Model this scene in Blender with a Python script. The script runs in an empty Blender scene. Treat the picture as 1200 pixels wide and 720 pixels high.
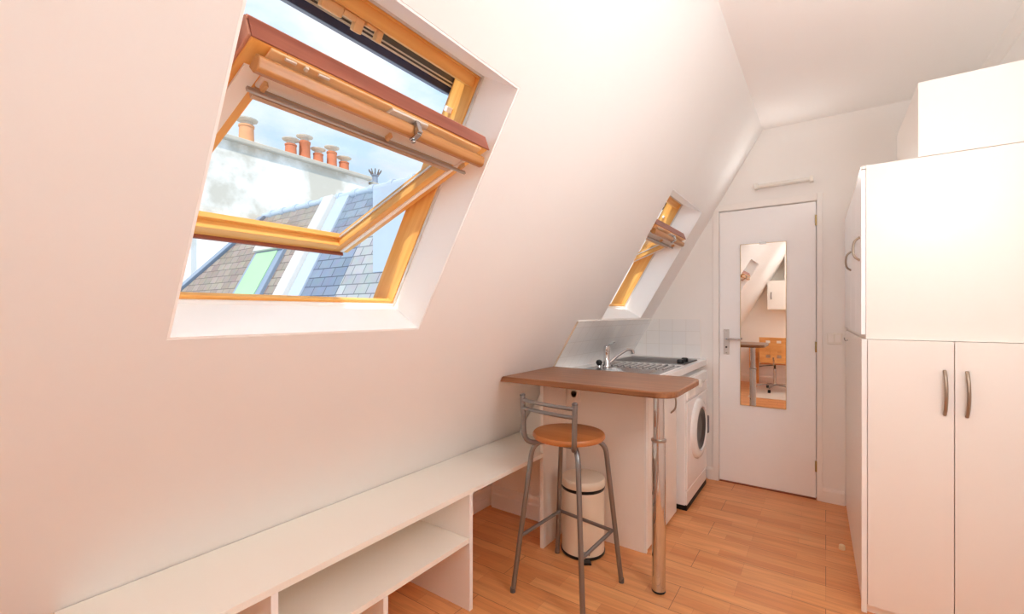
import bpy, bmesh, math, random
from mathutils import Vector, Matrix
random.seed(7)
sc = bpy.context.scene
COL = sc.collection
PI = math.pi

# ------------------------------------------------------------------ materials
def lin(c):
    return tuple(((v/255)/12.92 if v/255 <= .04045 else ((v/255+.055)/1.055)**2.4) for v in c)
MATS = {}
class NT:
    def __init__(s, name):
        s.m = bpy.data.materials.new(name); s.m.use_nodes = True
        s.t = s.m.node_tree; s.t.nodes.clear()
        s.out = s.t.nodes.new('ShaderNodeOutputMaterial')
    def n(s, kind, **kw):
        nd = s.t.nodes.new(kind)
        for k, v in kw.items():
            if k.startswith('_'): setattr(nd, k[1:], v)
            else: nd.inputs[k.replace('__', ' ')].default_value = v
        return nd
    def l(s, a, ao, b, bi): s.t.links.new(a.outputs[ao], b.inputs[bi])
    def bsdf(s, rough=.5, metal=0.0, col=(.8, .8, .8), spec=.5, coat=0.0):
        b = s.n('ShaderNodeBsdfPrincipled')
        b.inputs['Base Color'].default_value = (*col, 1); b.inputs['Roughness'].default_value = rough
        b.inputs['Metallic'].default_value = metal; b.inputs['Specular IOR Level'].default_value = spec
        b.inputs['Coat Weight'].default_value = coat
        s.l(b, 0, s.out, 0); return b
    def coords(s, scale=(1, 1, 1), rot=(0, 0, 0)):
        c = s.n('ShaderNodeTexCoord'); mp = s.n('ShaderNodeMapping')
        mp.inputs['Scale'].default_value = scale; mp.inputs['Rotation'].default_value = rot
        s.l(c, 'Object', mp, 'Vector'); return mp
def mixrgb(t, a, b, fac_node, fo):
    r = t.n('ShaderNodeMix', _data_type='RGBA')
    r.inputs['A'].default_value = (*a, 1) if not hasattr(a, 'outputs') else (0, 0, 0, 1)
    if hasattr(a, 'outputs'): t.t.links.new(a.outputs[0] if a.bl_idname != 'ShaderNodeMix' else a.outputs['Result'], r.inputs['A'])
    r.inputs['B'].default_value = (*b, 1)
    t.t.links.new(fac_node.outputs[fo], r.inputs['Factor']); return r
def plain(name, rgb, rough=.5, metal=0.0, var=.03, scale=6.0, spec=.4, bump=0.0, bscale=60, coat=0.0):
    t = NT(name); c = lin(rgb); b = t.bsdf(rough, metal, c, spec, coat)
    mp = t.coords(); nz = t.n('ShaderNodeTexNoise', Scale=scale, Detail=3.0); t.l(mp, 0, nz, 'Vector')
    r = t.n('ShaderNodeMix', _data_type='RGBA')
    r.inputs['A'].default_value = (*[v*(1-var) for v in c], 1); r.inputs['B'].default_value = (*[min(1, v*(1+var)) for v in c], 1)
    t.l(nz, 'Fac', r, 'Factor'); t.t.links.new(r.outputs['Result'], b.inputs['Base Color'])
    if bump:
        n2 = t.n('ShaderNodeTexNoise', Scale=bscale, Detail=2.0); t.l(mp, 0, n2, 'Vector')
        bp = t.n('ShaderNodeBump', Strength=bump, Distance=.002); t.l(n2, 'Fac', bp, 'Height'); t.l(bp, 0, b, 'Normal')
    MATS[name] = t.m; return t.m
def wood(name, c1, c2, axis='X', rough=.4, grain=26, coat=0.0):
    t = NT(name); b = t.bsdf(rough, 0, lin(c1), .4, coat)
    sca = {'X': (1.2, grain, grain), 'Y': (grain, 1.2, grain), 'Z': (grain, grain, 1.2)}[axis]
    mp = t.coords(sca); nz = t.n('ShaderNodeTexNoise', Scale=1.6, Detail=5.0, Distortion=.6); t.l(mp, 0, nz, 'Vector')
    rp = t.n('ShaderNodeValToRGB'); rp.color_ramp.elements[0].position = .32; rp.color_ramp.elements[1].position = .68
    rp.color_ramp.elements[0].color = (*lin(c1), 1); rp.color_ramp.elements[1].color = (*lin(c2), 1)
    t.l(nz, 'Fac', rp, 'Fac'); t.l(rp, 0, b, 'Base Color'); MATS[name] = t.m; return t.m
def tiles(name, c1, c2, mortar, w, h, msize, offset=0.0, rough=.3, rot=(0, 0, 0), bias=0.0, var=.0, freq=2):
    t = NT(name); b = t.bsdf(rough, 0, lin(c1), .4)
    mp = t.coords(rot=rot)
    br = t.n('ShaderNodeTexBrick', _offset=offset, _offset_frequency=freq, _squash=1.0); t.l(mp, 0, br, 'Vector')
    br.inputs['Scale'].default_value = 1.0
    br.inputs['Color1'].default_value = (*lin(c1), 1); br.inputs['Color2'].default_value = (*lin(c2), 1); br.inputs['Mortar'].default_value = (*lin(mortar), 1)
    br.inputs['Mortar Size'].default_value = msize; br.inputs['Mortar Smooth'].default_value = .1; br.inputs['Bias'].default_value = bias
    br.inputs['Brick Width'].default_value = w; br.inputs['Row Height'].default_value = h
    if var:
        nz = t.n('ShaderNodeTexNoise', Scale=9.0, Detail=4.0); t.l(mp, 0, nz, 'Vector')
        m = t.n('ShaderNodeMix', _data_type='RGBA', _blend_type='MULTIPLY'); m.inputs['Factor'].default_value = var
        t.l(br, 'Color', m, 'A'); t.l(nz, 'Color', m, 'B'); t.t.links.new(m.outputs['Result'], b.inputs['Base Color'])
    else: t.l(br, 'Color', b, 'Base Color')
    bp = t.n('ShaderNodeBump', Strength=.25, Distance=.003, _invert=True); t.l(br, 'Fac', bp, 'Height'); t.l(bp, 0, b, 'Normal')
    MATS[name] = t.m; return t.m
def glass(name, tint, refl):
    t = NT(name); tr = t.n('ShaderNodeBsdfTransparent'); tr.inputs[0].default_value = (*tint, 1)
    gl = t.n('ShaderNodeBsdfGlossy'); gl.inputs['Roughness'].default_value = .02
    lw = t.n('ShaderNodeLayerWeight', Blend=.5); pw = t.n('ShaderNodeMath', _operation='POWER'); pw.inputs[1].default_value = 4.0
    ma = t.n('ShaderNodeMath', _operation='MULTIPLY_ADD'); ma.inputs[1].default_value = .45; ma.inputs[2].default_value = refl
    t.l(lw, 'Facing', pw, 0); t.l(pw, 0, ma, 0)
    mx = t.n('ShaderNodeMixShader'); t.l(ma, 0, mx, 0); t.l(tr, 0, mx, 1); t.l(gl, 0, mx, 2); t.l(mx, 0, t.out, 0)
    MATS[name] = t.m; return t.m

plain('wall_paint', (244, 243, 241), .75, var=.012, scale=3, bump=.05, bscale=140)
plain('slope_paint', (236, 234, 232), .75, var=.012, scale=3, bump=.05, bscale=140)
plain('ceiling_paint', (249, 248, 247), .8, var=.01, scale=3)
plain('reveal_daylight_white', (254, 254, 253), .5, var=.004)  # whiter than slope_paint: bright daylight on the reveals put into the colour
plain('trim_white', (246, 244, 241), .4, var=.01)
plain('melamine', (243, 240, 237), .38, var=.012, scale=4)
plain('melamine_cream', (242, 237, 228), .4, var=.012, scale=4)
plain('door_white', (252, 253, 255), .35, var=.01)
plain('cabinet_white', (243, 237, 230), .33, var=.01)
plain('enamel', (248, 248, 248), .2, var=.01)
plain('plastic_white', (240, 238, 232), .35, var=.01)
plain('plastic_cream', (250, 232, 196), .4, var=.02)
plain('shadow_gap', (60, 55, 52), .8)
plain('dark_rubber', (28, 27, 28), .6)
plain('black_plastic', (22, 22, 24), .3)
plain('chrome', (214, 214, 216), .09, 1.0, var=.01)
plain('steel', (196, 198, 200), .27, 1.0, var=.02, scale=30)
plain('satin_metal', (186, 180, 174), .32, 1.0, var=.03)
plain('stool_metal', (142, 140, 140), .34, .85, var=.03)
plain('brass', (196, 172, 118), .35, 1.0, var=.04)
plain('bronze_handle', (168, 150, 134), .35, .9, var=.03)
plain('hob_glass', (70, 66, 64), .28, var=.05, spec=.12)
plain('bin_cream', (236, 222, 202), .35, var=.02)
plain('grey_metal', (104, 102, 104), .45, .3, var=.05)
plain('blue_metal', (62, 66, 96), .4, .3, var=.1, scale=30)
plain('alu', (222, 218, 212), .35, .3, var=.02)
plain('blind_beige', (205, 178, 150), .5, .0, var=.03)
plain('blind_cream', (252, 247, 240), .55, var=.01)
plain('zinc', (186, 200, 216), .45, .15, var=.06, scale=5)
plain('zinc_dark', (140, 156, 178), .45, .15, var=.08, scale=5)
plain('terracotta', (206, 124, 92), .8, var=.12, scale=8)
plain('terracotta_pale', (222, 160, 120), .8, var=.12, scale=8)
plain('cowl', (214, 204, 188), .7, var=.2, scale=14)
plain('coping', (196, 190, 178), .85, var=.14, scale=5)
plain('lamp_frame', (235, 233, 228), .4)
plain('chair_black', (36, 36, 38), .5)
plain('mat_white', (226, 216, 206), .55, var=.03)
wood('pine', (230, 164, 82), (247, 194, 112), 'Y', .38, 22)
wood('pine_x', (230, 164, 82), (247, 194, 112), 'X', .38, 22)
wood('pine_pale', (222, 176, 122), (240, 204, 154), 'X', .42, 24)
wood('mahogany', (138, 76, 60), (164, 98, 78), 'X', .4, 24)
wood('mahogany_light', (196, 136, 112), (214, 158, 134), 'X', .4, 24)
wood('flap_brown', (168, 112, 62), (196, 140, 84), 'X', .35, 24)
wood('oak_top', (126, 80, 50), (160, 108, 72), 'X', .34, 34)
wood('ply_seat', (180, 110, 58), (196, 126, 72), 'X', .36, 14)
wood('desk_wood', (222, 160, 92), (236, 180, 114), 'X', .4, 12)
glass('window_glass', (.985, .992, .99), .025)
tiles('tile_white', (244, 244, 243), (240, 241, 242), (228, 226, 223), .105, .105, .0014, 0, .18)
tiles('slate_brown', (150, 138, 130), (172, 160, 150), (112, 102, 96), .22, .12, .006, .5, .7, var=.35)
tiles('slate_blue', (120, 134, 156), (140, 154, 174), (84, 94, 110), .24, .125, .007, .5, .6, var=.3)
tiles('slate_grey', (158, 162, 168), (184, 188, 192), (120, 124, 130), .2, .125, .007, .5, .65, var=.3)

def m_stucco():
    t = NT('stucco'); b = t.bsdf(.9); mp = t.coords()
    nz = t.n('ShaderNodeTexNoise', Scale=.75, Detail=6.0, Roughness=.6); t.l(mp, 0, nz, 'Vector')
    rp = t.n('ShaderNodeValToRGB'); e = rp.color_ramp.elements
    e[0].position = .40; e[0].color = (*lin((206, 198, 184)), 1); e[1].position = .54; e[1].color = (*lin((255, 251, 244)), 1)
    t.l(nz, 'Fac', rp, 'Fac'); t.l(rp, 0, b, 'Base Color'); MATS['stucco'] = t.m
m_stucco()
def m_floor():
    t = NT('laminate'); b = t.bsdf(.3, 0, (.5, .3, .1), .5)
    mp = t.coords()
    br = t.n('ShaderNodeTexBrick', _offset=.37, _offset_frequency=3); t.l(mp, 0, br, 'Vector')
    for k, v in {'Scale': 1.0, 'Mortar Size': .0006, 'Mortar Smooth': .3, 'Bias': .0, 'Brick Width': .34, 'Row Height': .0655}.items(): br.inputs[k].default_value = v
    br.inputs['Color1'].default_value = (*lin((219, 146, 90)), 1); br.inputs['Color2'].default_value = (*lin((235, 170, 112)), 1); br.inputs['Mortar'].default_value = (*lin((192, 126, 80)), 1)
    g = t.coords((2.2, 34, 1)); nz = t.n('ShaderNodeTexNoise', Scale=1.5, Detail=5.0, Distortion=.5); t.l(g, 0, nz, 'Vector')
    rp = t.n('ShaderNodeValToRGB'); e = rp.color_ramp.elements; e[0].position = .3; e[0].color = (.82, .78, .74, 1); e[1].position = .7; e[1].color = (1.06, 1.05, 1.04, 1)
    t.l(nz, 'Fac', rp, 'Fac')
    m = t.n('ShaderNodeMix', _data_type='RGBA', _blend_type='MULTIPLY'); m.inputs['Factor'].default_value = 1.0
    t.l(br, 'Color', m, 'A'); t.l(rp, 0, m, 'B')
    b2 = t.n('ShaderNodeTexBrick', _offset=.43, _offset_frequency=2); t.l(mp, 0, b2, 'Vector')
    for k, v in {'Scale': 1.0, 'Mortar Size': .0011, 'Mortar Smooth': .1, 'Brick Width': 1.29, 'Row Height': .1965}.items(): b2.inputs[k].default_value = v
    m2 = t.n('ShaderNodeMix', _data_type='RGBA'); t.l(b2, 'Fac', m2, 'Factor'); t.t.links.new(m.outputs['Result'], m2.inputs['A']); m2.inputs['B'].default_value = (*lin((128, 72, 42)), 1)
    t.t.links.new(m2.outputs['Result'], b.inputs['Base Color'])
    MATS['laminate'] = t.m
m_floor()
def m_mirror():
    t = NT('mirror_glass'); g = t.n('ShaderNodeBsdfGlossy'); g.inputs['Roughness'].default_value = .004; g.inputs['Color'].default_value = (.86, .83, .79, 1)
    t.l(g, 0, t.out, 0); MATS['mirror_glass'] = t.m
m_mirror()
def m_fill_glow():
    t = NT('fill_glow'); e = t.n('ShaderNodeEmission'); e.inputs[0].default_value = (1, .93, .85, 1); e.inputs[1].default_value = 6.0  # glow of the added pendant globes
    t.l(e, 0, t.out, 0); MATS['fill_glow'] = t.m
m_fill_glow()

# ------------------------------------------------------------------ mesh helpers
def box(bm, x0, x1, y0, y1, z0, z1):
    vs = [bm.verts.new((x, y, z)) for x in (x0, x1) for y in (y0, y1) for z in (z0, z1)]
    for f in ((0, 1, 3, 2), (4, 6, 7, 5), (0, 4, 5, 1), (2, 3, 7, 6), (0, 2, 6, 4), (1, 5, 7, 3)): bm.faces.new([vs[i] for i in f])
    return vs
def prism(bm, poly, fn0, fn1):
    """poly: list of 2-D points, fn0/fn1 map a point to the two 3-D caps"""
    a = [bm.verts.new(fn0(p)) for p in poly]; b = [bm.verts.new(fn1(p)) for p in poly]; n = len(poly)
    bm.faces.new(a[::-1]); bm.faces.new(b)
    for i in range(n): bm.faces.new((a[i], a[(i+1) % n], b[(i+1) % n], b[i]))
def fillet(pts, r, n=5):
    pts = [Vector(p) for p in pts]; out = [pts[0]]
    for i in range(1, len(pts)-1):
        a, b, c = pts[i-1], pts[i], pts[i+1]
        d1 = (a-b); d2 = (c-b); q = min(r, d1.length*.49, d2.length*.49)
        p1 = b+d1.normalized()*q; p2 = b+d2.normalized()*q
        for k in range(n+1):
            s = k/n; out.append((1-s)**2*p1+2*s*(1-s)*b+s*s*p2)
    out.append(pts[-1]); return out
def tube(bm, pts, r, seg=14, r2=None, flat=1.0):
    pts = [Vector(p) for p in pts]; n = len(pts); rings = []
    t0 = (pts[1]-pts[0]).normalized(); up = Vector((0, 0, 1)) if abs(t0.z) < .9 else Vector((1, 0, 0))
    nrm = t0.cross(up).normalized(); prev = t0
    for i, p in enumerate(pts):
        t = ((pts[min(i+1, n-1)]-pts[max(i-1, 0)])).normalized()
        q = prev.rotation_difference(t); nrm = (q @ nrm); nrm = (nrm-t*nrm.dot(t)).normalized(); prev = t; bn = t.cross(nrm)
        rr = r if r2 is None else r+(r2-r)*i/(n-1)
        rings.append([bm.verts.new(p+(nrm*math.cos(2*PI*k/seg)+bn*math.sin(2*PI*k/seg)*flat)*rr) for k in range(seg)])
    for a, b in zip(rings, rings[1:]):
        for k in range(seg): bm.faces.new((a[k], a[(k+1) % seg], b[(k+1) % seg], b[k]))
    bm.faces.new(rings[0][::-1]); bm.faces.new(rings[-1])
def lathe(bm, prof, c=(0, 0, 0), seg=32, axis='Z'):
    c = Vector(c); rings = []
    def pt(r, h, a):
        u, v = r*math.cos(a), r*math.sin(a)
        return c+Vector({'Z': (u, v, h), 'X': (h, u, v), 'Y': (u, h, v)}[axis])
    for r, h in prof:
        rings.append([bm.verts.new(pt(max(r, 1e-4), h, 2*PI*k/seg)) for k in range(seg)])
    for a, b in zip(rings, rings[1:]):
        for k in range(seg): bm.faces.new((a[k], a[(k+1) % seg], b[(k+1) % seg], b[k]))
    bm.faces.new(rings[0][::-1]); bm.faces.new(rings[-1])
def holed(bm, xs, ys, keep, f0, f1):
    """slab on a grid: cells (i,j) kept by keep(); f0/f1 map (x,y) to its two faces"""
    A = {}; 
    def v(i, j, s):
        k = (i, j, s)
        if k not in A: A[k] = bm.verts.new((f0 if s == 0 else f1)(xs[i], ys[j]))
        return A[k]
    K = {(i, j) for i in range(len(xs)-1) for j in range(len(ys)-1) if keep((xs[i]+xs[i+1])/2, (ys[j]+ys[j+1])/2)}
    for i, j in K:
        q = [(i, j), (i+1, j), (i+1, j+1), (i, j+1)]
        bm.faces.new([v(*p, 0) for p in q]); bm.faces.new([v(*p, 1) for p in q[::-1]])
        for (di, dj, a, b) in ((0, -1, 0, 1), (1, 0, 1, 2), (0, 1, 2, 3), (-1, 0, 3, 0)):
            if (i+di, j+dj) not in K:
                bm.faces.new((v(*q[b], 0), v(*q[a], 0), v(*q[a], 1), v(*q[b], 1)))
def obj(name, bm, mat, parent=None, bevel=0.0, smooth=False, matrix=None, segs=2):
    bmesh.ops.remove_doubles(bm, verts=bm.verts, dist=1e-6) if False else None
    bmesh.ops.recalc_face_normals(bm, faces=bm.faces)
    me = bpy.data.meshes.new(name); bm.to_mesh(me); bm.free()
    o = bpy.data.objects.new(name, me); COL.objects.link(o)
    for mm in (mat if isinstance(mat, (list, tuple)) else [mat]): me.materials.append(MATS[mm])
    if smooth:
        for p in me.polygons: p.use_smooth = True
        me.set_sharp_from_angle(angle=math.radians(40))
    if bevel:
        b = o.modifiers.new('bevel', 'BEVEL'); b.width = bevel; b.segments = segs; b.limit_method = 'ANGLE'; b.angle_limit = math.radians(35)
    if parent: o.parent = parent
    if matrix is not None: o.matrix_local = matrix
    return o
def B(*boxes):
    bm = bmesh.new()
    for b in boxes: box(bm, *b)
    return bm
def T(pts, r, **k):
    bm = bmesh.new(); tube(bm, pts, r, **k); return bm
def L(prof, **k):
    bm = bmesh.new(); lathe(bm, prof, **k); return bm
def tag(o, label=None, cat=None, group=None, kind=None):
    for k, v in (('label', label), ('category', cat), ('group', group), ('kind', kind)):
        if v: o[k] = v
    return o
def thing(name, loc, label, cat, group=None, kind=None, rotz=0, matrix=None):
    o = bpy.data.objects.new(name, None); COL.objects.link(o); o.empty_display_size = .1
    if matrix is not None: o.matrix_world = matrix
    else: o.location = loc; o.rotation_euler = (0, 0, rotz)
    return tag(o, label, cat, group, kind)
def copy_tree(o, parent=None):
    c = o.copy(); COL.objects.link(c); c.parent = parent
    for ch in list(o.children): copy_tree(ch, c)
    return c

# ------------------------------------------------------------------ room constants
H = 1.2785                       # eye height
ANG = math.radians(59.5); CT, ST = math.cos(ANG), math.sin(ANG)
X0 = -1.9068                     # foot of the sloped wall
ZC = 2.603; YF = 3.694; YN = -1.95; XR = .73
def sx(z): return X0+z*CT/ST     # x of the slope at height z
def SL(y, s, c):                 # slope frame: along room, up the slope, outward
    return Vector((X0+s*CT-c*ST, y, s*ST+c*CT))
R_SL = Matrix(((0, CT, ST), (1, 0, 0), (0, ST, -CT)))     # local x=room depth, y=up slope, z=inward
def slope_matrix(y, s, c): return Matrix.Translation(SL(y, s, c)) @ R_SL.to_4x4()

# ------------------------------------------------------------------ shell
SMAX = ZC/ST
W1 = (.369, 1.117, 1.414, 2.271); W2 = (2.675, 3.423, 1.432, 2.325)
def in_w(y, s): return any(a < y < b and c < s < d for a, b, c, d in (W1, W2))
bm = bmesh.new()
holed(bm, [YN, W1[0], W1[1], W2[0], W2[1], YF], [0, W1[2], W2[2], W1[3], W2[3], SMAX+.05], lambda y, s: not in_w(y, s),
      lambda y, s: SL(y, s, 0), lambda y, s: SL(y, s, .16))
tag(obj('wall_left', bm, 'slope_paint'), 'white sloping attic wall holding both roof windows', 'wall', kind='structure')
tag(obj('ceiling', B((-.50, XR+.1, YN-.1, YF+.1, ZC, ZC+.1)), 'ceiling_paint'), 'flat white ceiling above the sloping wall', 'ceiling', kind='structure')
tag(obj('floor', B((-2.0, XR+.1, YN-.1, YF+.15, -.08, 0)), 'laminate'), 'orange wood laminate plank floor', 'floor', kind='structure')
tag(obj('wall_right', B((XR, XR+.1, YN-.1, YF+.1, 0, ZC)), 'wall_paint'), 'white wall behind the wardrobe on the right', 'wall', kind='structure')
DX0, DX1, DH = -.6617, -.0541, 2.045
bm = bmesh.new()
holed(bm, [-2.1, DX0-.004, DX1+.004, XR], [0, DH, ZC], lambda x, z: not (DX0-.004 < x < DX1+.004 and z < DH), lambda x, z: (x, YF, z), lambda x, z: (x, YF+.06, z))
box(bm, -2.1, XR, YF+.06, YF+.12, 0, ZC)
tag(obj('wall_far', bm, 'wall_paint'), 'white end wall with the entrance door', 'wall', kind='structure')
tag(obj('wall_near', B((-2.0, XR, YN-.1, YN, 0, ZC)), 'wall_paint'), 'plain wall opposite the door, seen only in the mirror', 'wall', kind='structure')
bm = bmesh.new(); prism(bm, [(XR, ZC), (XR-.045, ZC), (XR-.04, ZC-.012), (XR-.01, ZC-.045), (XR, ZC-.05)], lambda p: (p[0], YN, p[1]), lambda p: (p[0], YF, p[1]))
tag(obj('trim_1', bm, 'trim_white'), 'thin white cornice strip along the ceiling at the upper right', 'cornice', kind='structure')

def baseboard(name, poly, f0, f1, label):
    bm = bmesh.new(); prism(bm, poly, f0, f1); tag(obj(name, bm, 'trim_white'), label, 'baseboard', kind='structure')
bp = [(0, 0), (.014, 0), (.014, .075), (.008, .088), (0, .092)]
baseboard('baseboard_far', bp, lambda p: (-.022, YF-p[0], p[1]), lambda p: (.103, YF-p[0], p[1]), 'short white baseboard right of the door')
baseboard('baseboard_corner', bp, lambda p: (-.745, YF-p[0], p[1]), lambda p: (-.706, YF-p[0], p[1]), 'short white baseboard left of the door beside the washing machine')
bp2 = [(0, 0), (.05, 0), (.05, .085), (.058, .092), (.058, .12), (.05, .135), (.085, .145), (.08, .15)]
baseboard('baseboard_left', [(X0, 0), (X0+.082, 0), (X0+.082, .06), (X0+.09, .07), (X0+.09, .11), (X0+.082, .13), (sx(.14)+.004, .14), (sx(.14), .14)],
          lambda p: (p[0], YN, p[1]), lambda p: (p[0], 2.3475, p[1]), 'white moulded baseboard below the sloping wall, behind the low shelf')
baseboard('baseboard_side', [(0, 0), (.016, 0), (.016, .09), (.01, .10), (.01, .125), (.004, .14), (0, .14)],
          lambda p: (-1.80, 2.3475-p[0], p[1]), lambda p: (-1.275, 2.3475-p[0], p[1]), 'white moulded baseboard on the cabinet side below the shelf end')
baseboard('baseboard_near', bp, lambda p: (-1.8, YN+p[0], p[1]*1.4), lambda p: (XR, YN+p[0], p[1]*1.4), 'white baseboard behind the desk, seen in the mirror')

# ------------------------------------------------------------------ skylights (structure)
def make_window(W, name, label):
    ym, sm = (W[0]+W[1])/2, (W[2]+W[3])/2
    wn = thing(name, None, label, 'window', kind='structure', matrix=slope_matrix(ym, sm, .16))
    hw, hh = (W[1]-W[0])/2, (W[3]-W[2])/2
    ob = lambda n, bm, m, p=wn, **k: obj(n, bm, m, p, **k)
    # outer frame (jambs, head, sill) : local z = inward, frame lies at z<0
    ob('jamb', B((hw-.016, hw+.05, -hh-.04, hh+.04, -.105, 0)), 'pine', bevel=.002)
    ob('jamb', B((-hw-.05, -hw+.016, -hh-.04, hh+.04, -.105, 0)), 'pine', bevel=.002)
    ob('head_rail', B((-hw+.016, hw-.016, hh-.05, hh+.04, -.05, -.012), (-hw+.016, hw-.016, hh-.018, hh+.04, -.012, 0)), 'pine_x', bevel=.002)
    bm = bmesh.new(); prism(bm, [(-hh-.04, 0), (-hh+.027, 0), (-hh+.025, -.02), (-hh-.018, -.10), (-hh-.04, -.10)], lambda p: (-hw+.016, *p), lambda p: (hw-.016, *p)); ob('sill_rail', bm, 'pine_x', bevel=.002)
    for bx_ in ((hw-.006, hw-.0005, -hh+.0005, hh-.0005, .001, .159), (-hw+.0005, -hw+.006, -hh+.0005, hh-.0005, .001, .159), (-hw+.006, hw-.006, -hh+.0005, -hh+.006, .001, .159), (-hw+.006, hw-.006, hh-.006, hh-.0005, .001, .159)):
        ob('daylight_lining', B(bx_), 'reveal_daylight_white')  # boards added to carry the painted daylight on the reveals
    ob('lining_bead', B((hw-.012, hw-.006, -hh+.006, hh-.006, .001, .010)), 'alu')
    ob('lining_bead', B((-hw+.006, hw-.012, -hh+.006, -hh+.0175, .001, .010)), 'trim_white', bevel=.002)
    ob('lining_bead', B((-hw+.006, hw-.012, hh-.012, hh-.006, .001, .008)), 'alu')
    # keeper of the lock on the head
    ob('lock_keeper', B((-.15, -.095, hh-.075, hh-.05, -.05, -.03), (-.095, -.06, hh-.066, hh-.05, -.05, -.03), (-.06, -.035, hh-.085, hh-.05, -.05, -.032), (-.03, 0, hh-.06, hh-.05, -.05, -.03), (0.005, .022, hh-.08, hh-.05, -.05, -.03)), 'pine_pale', bevel=.003)
    # metal cover outside the head
    ob('head_cover', B((-hw-.05, hw+.05, hh-.068, hh+.06, -.20, -.11)), 'grey_metal', bevel=.004)
    ob('cover_edge', B((-hw-.05, hw+.05, hh-.094, hh-.068, -.215, -.12)), 'blue_metal', bevel=.004)
    ob('cover_seam', B((-hw-.03, hw+.03, hh-.062, hh-.058, -.112, -.105)), 'alu')
    ob('cover_seam', B((-hw-.03, hw+.03, hh-.073, hh-.068, -.119, -.107)), 'alu')
    ob('pivot_plate', B((hw-.040, hw-.016, hh-.15, hh-.132, -.075, -.06)), 'trim_white', bevel=.002)
    # sash: local x along the room, y from its bottom edge, z inward
    phi = math.atan2(.509, .622); e0 = (1.478-1.8425, -(.483-.16))
    ms = Matrix.Translation((0, e0[0], e0[1])) @ Matrix.Rotation(phi, 4, 'X')
    s = .3475; LN = .763; st = .066
    bm = B((-s, -s+st, 0, LN, -.045, 0), (s-st, s, 0, LN, -.045, 0))
    sash = ob('sash', bm, 'pine', bevel=.003, matrix=ms)
    so = lambda n, bm, m, **k: obj(n, bm, m, sash, **k)
    so('bottom_rail', B((-s+st, s-st, 0, .05, -.045, 0), (-s+st, s-st, .05, .066, -.045, -.026)), 'pine_x', bevel=.002)
    so('bottom_seal', B((-s+.01, s-.02, -.008, 0, -.035, .012)), 'mahogany', bevel=.002)
    so('top_rail', B((-s+st, s-st, .70, LN, -.045, 0)), 'pine_x', bevel=.002)
    so('pane', B((-s+.04, s-.04, .045, .72, -.038, -.032)), 'window_glass')
    for bx_ in ((s-st-.006, s-st, .066, .69, -.032, -.026), (-s+st, -s+st+.006, .066, .69, -.032, -.026)): so('glazing_bead', B(bx_), 'alu', bevel=.001)
    so('blind_track', B((s-.042, s-.028, .012, .70, 0, .006)), 'blind_cream', bevel=.001)
    so('blind_track', B((-s+.012, -s+.045, .012, .70, 0, .006)), 'blind_cream', bevel=.001)
    so('top_cap', B((-s-.002, s+.004, LN, LN+.004, -.046, .0)), 'mahogany', bevel=.001)
    so('cap_edge', B((-s-.004, s+.006, LN-.006, LN+.003, -.050, -.040)), 'mahogany_light', bevel=.002)
    so('side_cap', B((-s-.006, -s+.001, LN-.32, LN, -.05, -.004)), 'mahogany_light', bevel=.002)
    so('lock_rail', B((-s+.035, s-.03, .732, .761, 0, .006)), 'pine_pale', bevel=.002)
    so('slot_cover', B((-.285, -.262, .753, .759, .006, .010), (-.215, -.19, .753, .759, .006, .010), (-.245, -.238, .751, .761, .006, .012)), 'alu', bevel=.001)
    bm = bmesh.new()
    pf = [(.711, .018), (.744, .012), (.752, .024), (.747, .034), (.741, .043), (.733, .045), (.722, .041)]
    prism(bm, pf, lambda p: (-.335, p[0], p[1]), lambda p: (s-.012, p[0], p[1]))
    so('handle_bar', bm, 'flap_brown', bevel=.0025)
    bm = bmesh.new()
    prism(bm, [(-.03, .735), (.10, .735), (.094, .7605), (-.024, .7605)], lambda p: (*p, .006), lambda p: (*p, .013))
    so('lock_plate', bm, 'alu', bevel=.002)
    bm = B((.048, .062, .742, .762, .013, .046), (.048, .062, .722, .756, .043, .05)); lathe(bm, [(.004, .05), (.006, .052), (.006, .056)], c=(.055, .728, 0), seg=12)
    so('lock_lever', bm, 'steel', bevel=.003)
    so('blind_cassette', B((-s+.05, s-.045, .656, .718, -.030, .006)), 'blind_cream', bevel=.004)
    so('blind_bar', B((-s+.052, s-.05, .628, .652, -.004, .012), (-s+.052, s-.05, .638, .642, .012, .014)), 'blind_beige', bevel=.003)
    so('blind_rod', B((-s+.03, s-.005, .656, .664, .016, .026)), 'satin_metal', bevel=.002)
    for px in (-s+.06, .03, s-.03): so('rod_clip', B((px-.004, px+.004, .662, .684, .006, .020)), 'pine_pale', bevel=.002)
    return wn
w1 = make_window(W1, 'window_1', 'large tilted-open pine roof window nearest the camera')
w2 = make_window(W2, 'window_2', 'smaller-looking open pine roof window above the sink at the far end')

# ------------------------------------------------------------------ door, casing, mirror
d = thing('door_1', ((DX0+DX1)/2, YF, 0), 'flush white entrance door with a tall narrow mirror on it', 'door', kind='structure')
w = (DX1-DX0)/2
obj('door_leaf', B((-w, w, .0005, .04, .012, 2.04)), 'door_white', d, bevel=.002)
obj('threshold', B((-w, w, -.002, .05, 0, .009)), 'mahogany', d)
cz = lambda *a: obj('casing', B(*a), 'trim_white', d, bevel=.003)
cz((-w-.045, -w-.005, -.014, .0, 0, 2.094)); cz((w+.005, w+.036, -.014, .0, 0, 2.094)); cz((-w-.005, w+.005, -.014, .0, 2.046, 2.094))
for z in (.23, 1.045, 1.911):
    h = obj('hinge', L([(.006, -.036), (.0065, -.03), (.0065, .03), (.006, .036)], c=(w+.0005, -.007, z), seg=10), 'brass', d, smooth=True)
plain('plate_silver', (214, 210, 208), .4, .45)
hp = obj('handle_plate', B((-w+.028, -w+.068, -.006, .0, .965, 1.155)), 'plate_silver', d, bevel=.003)
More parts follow.
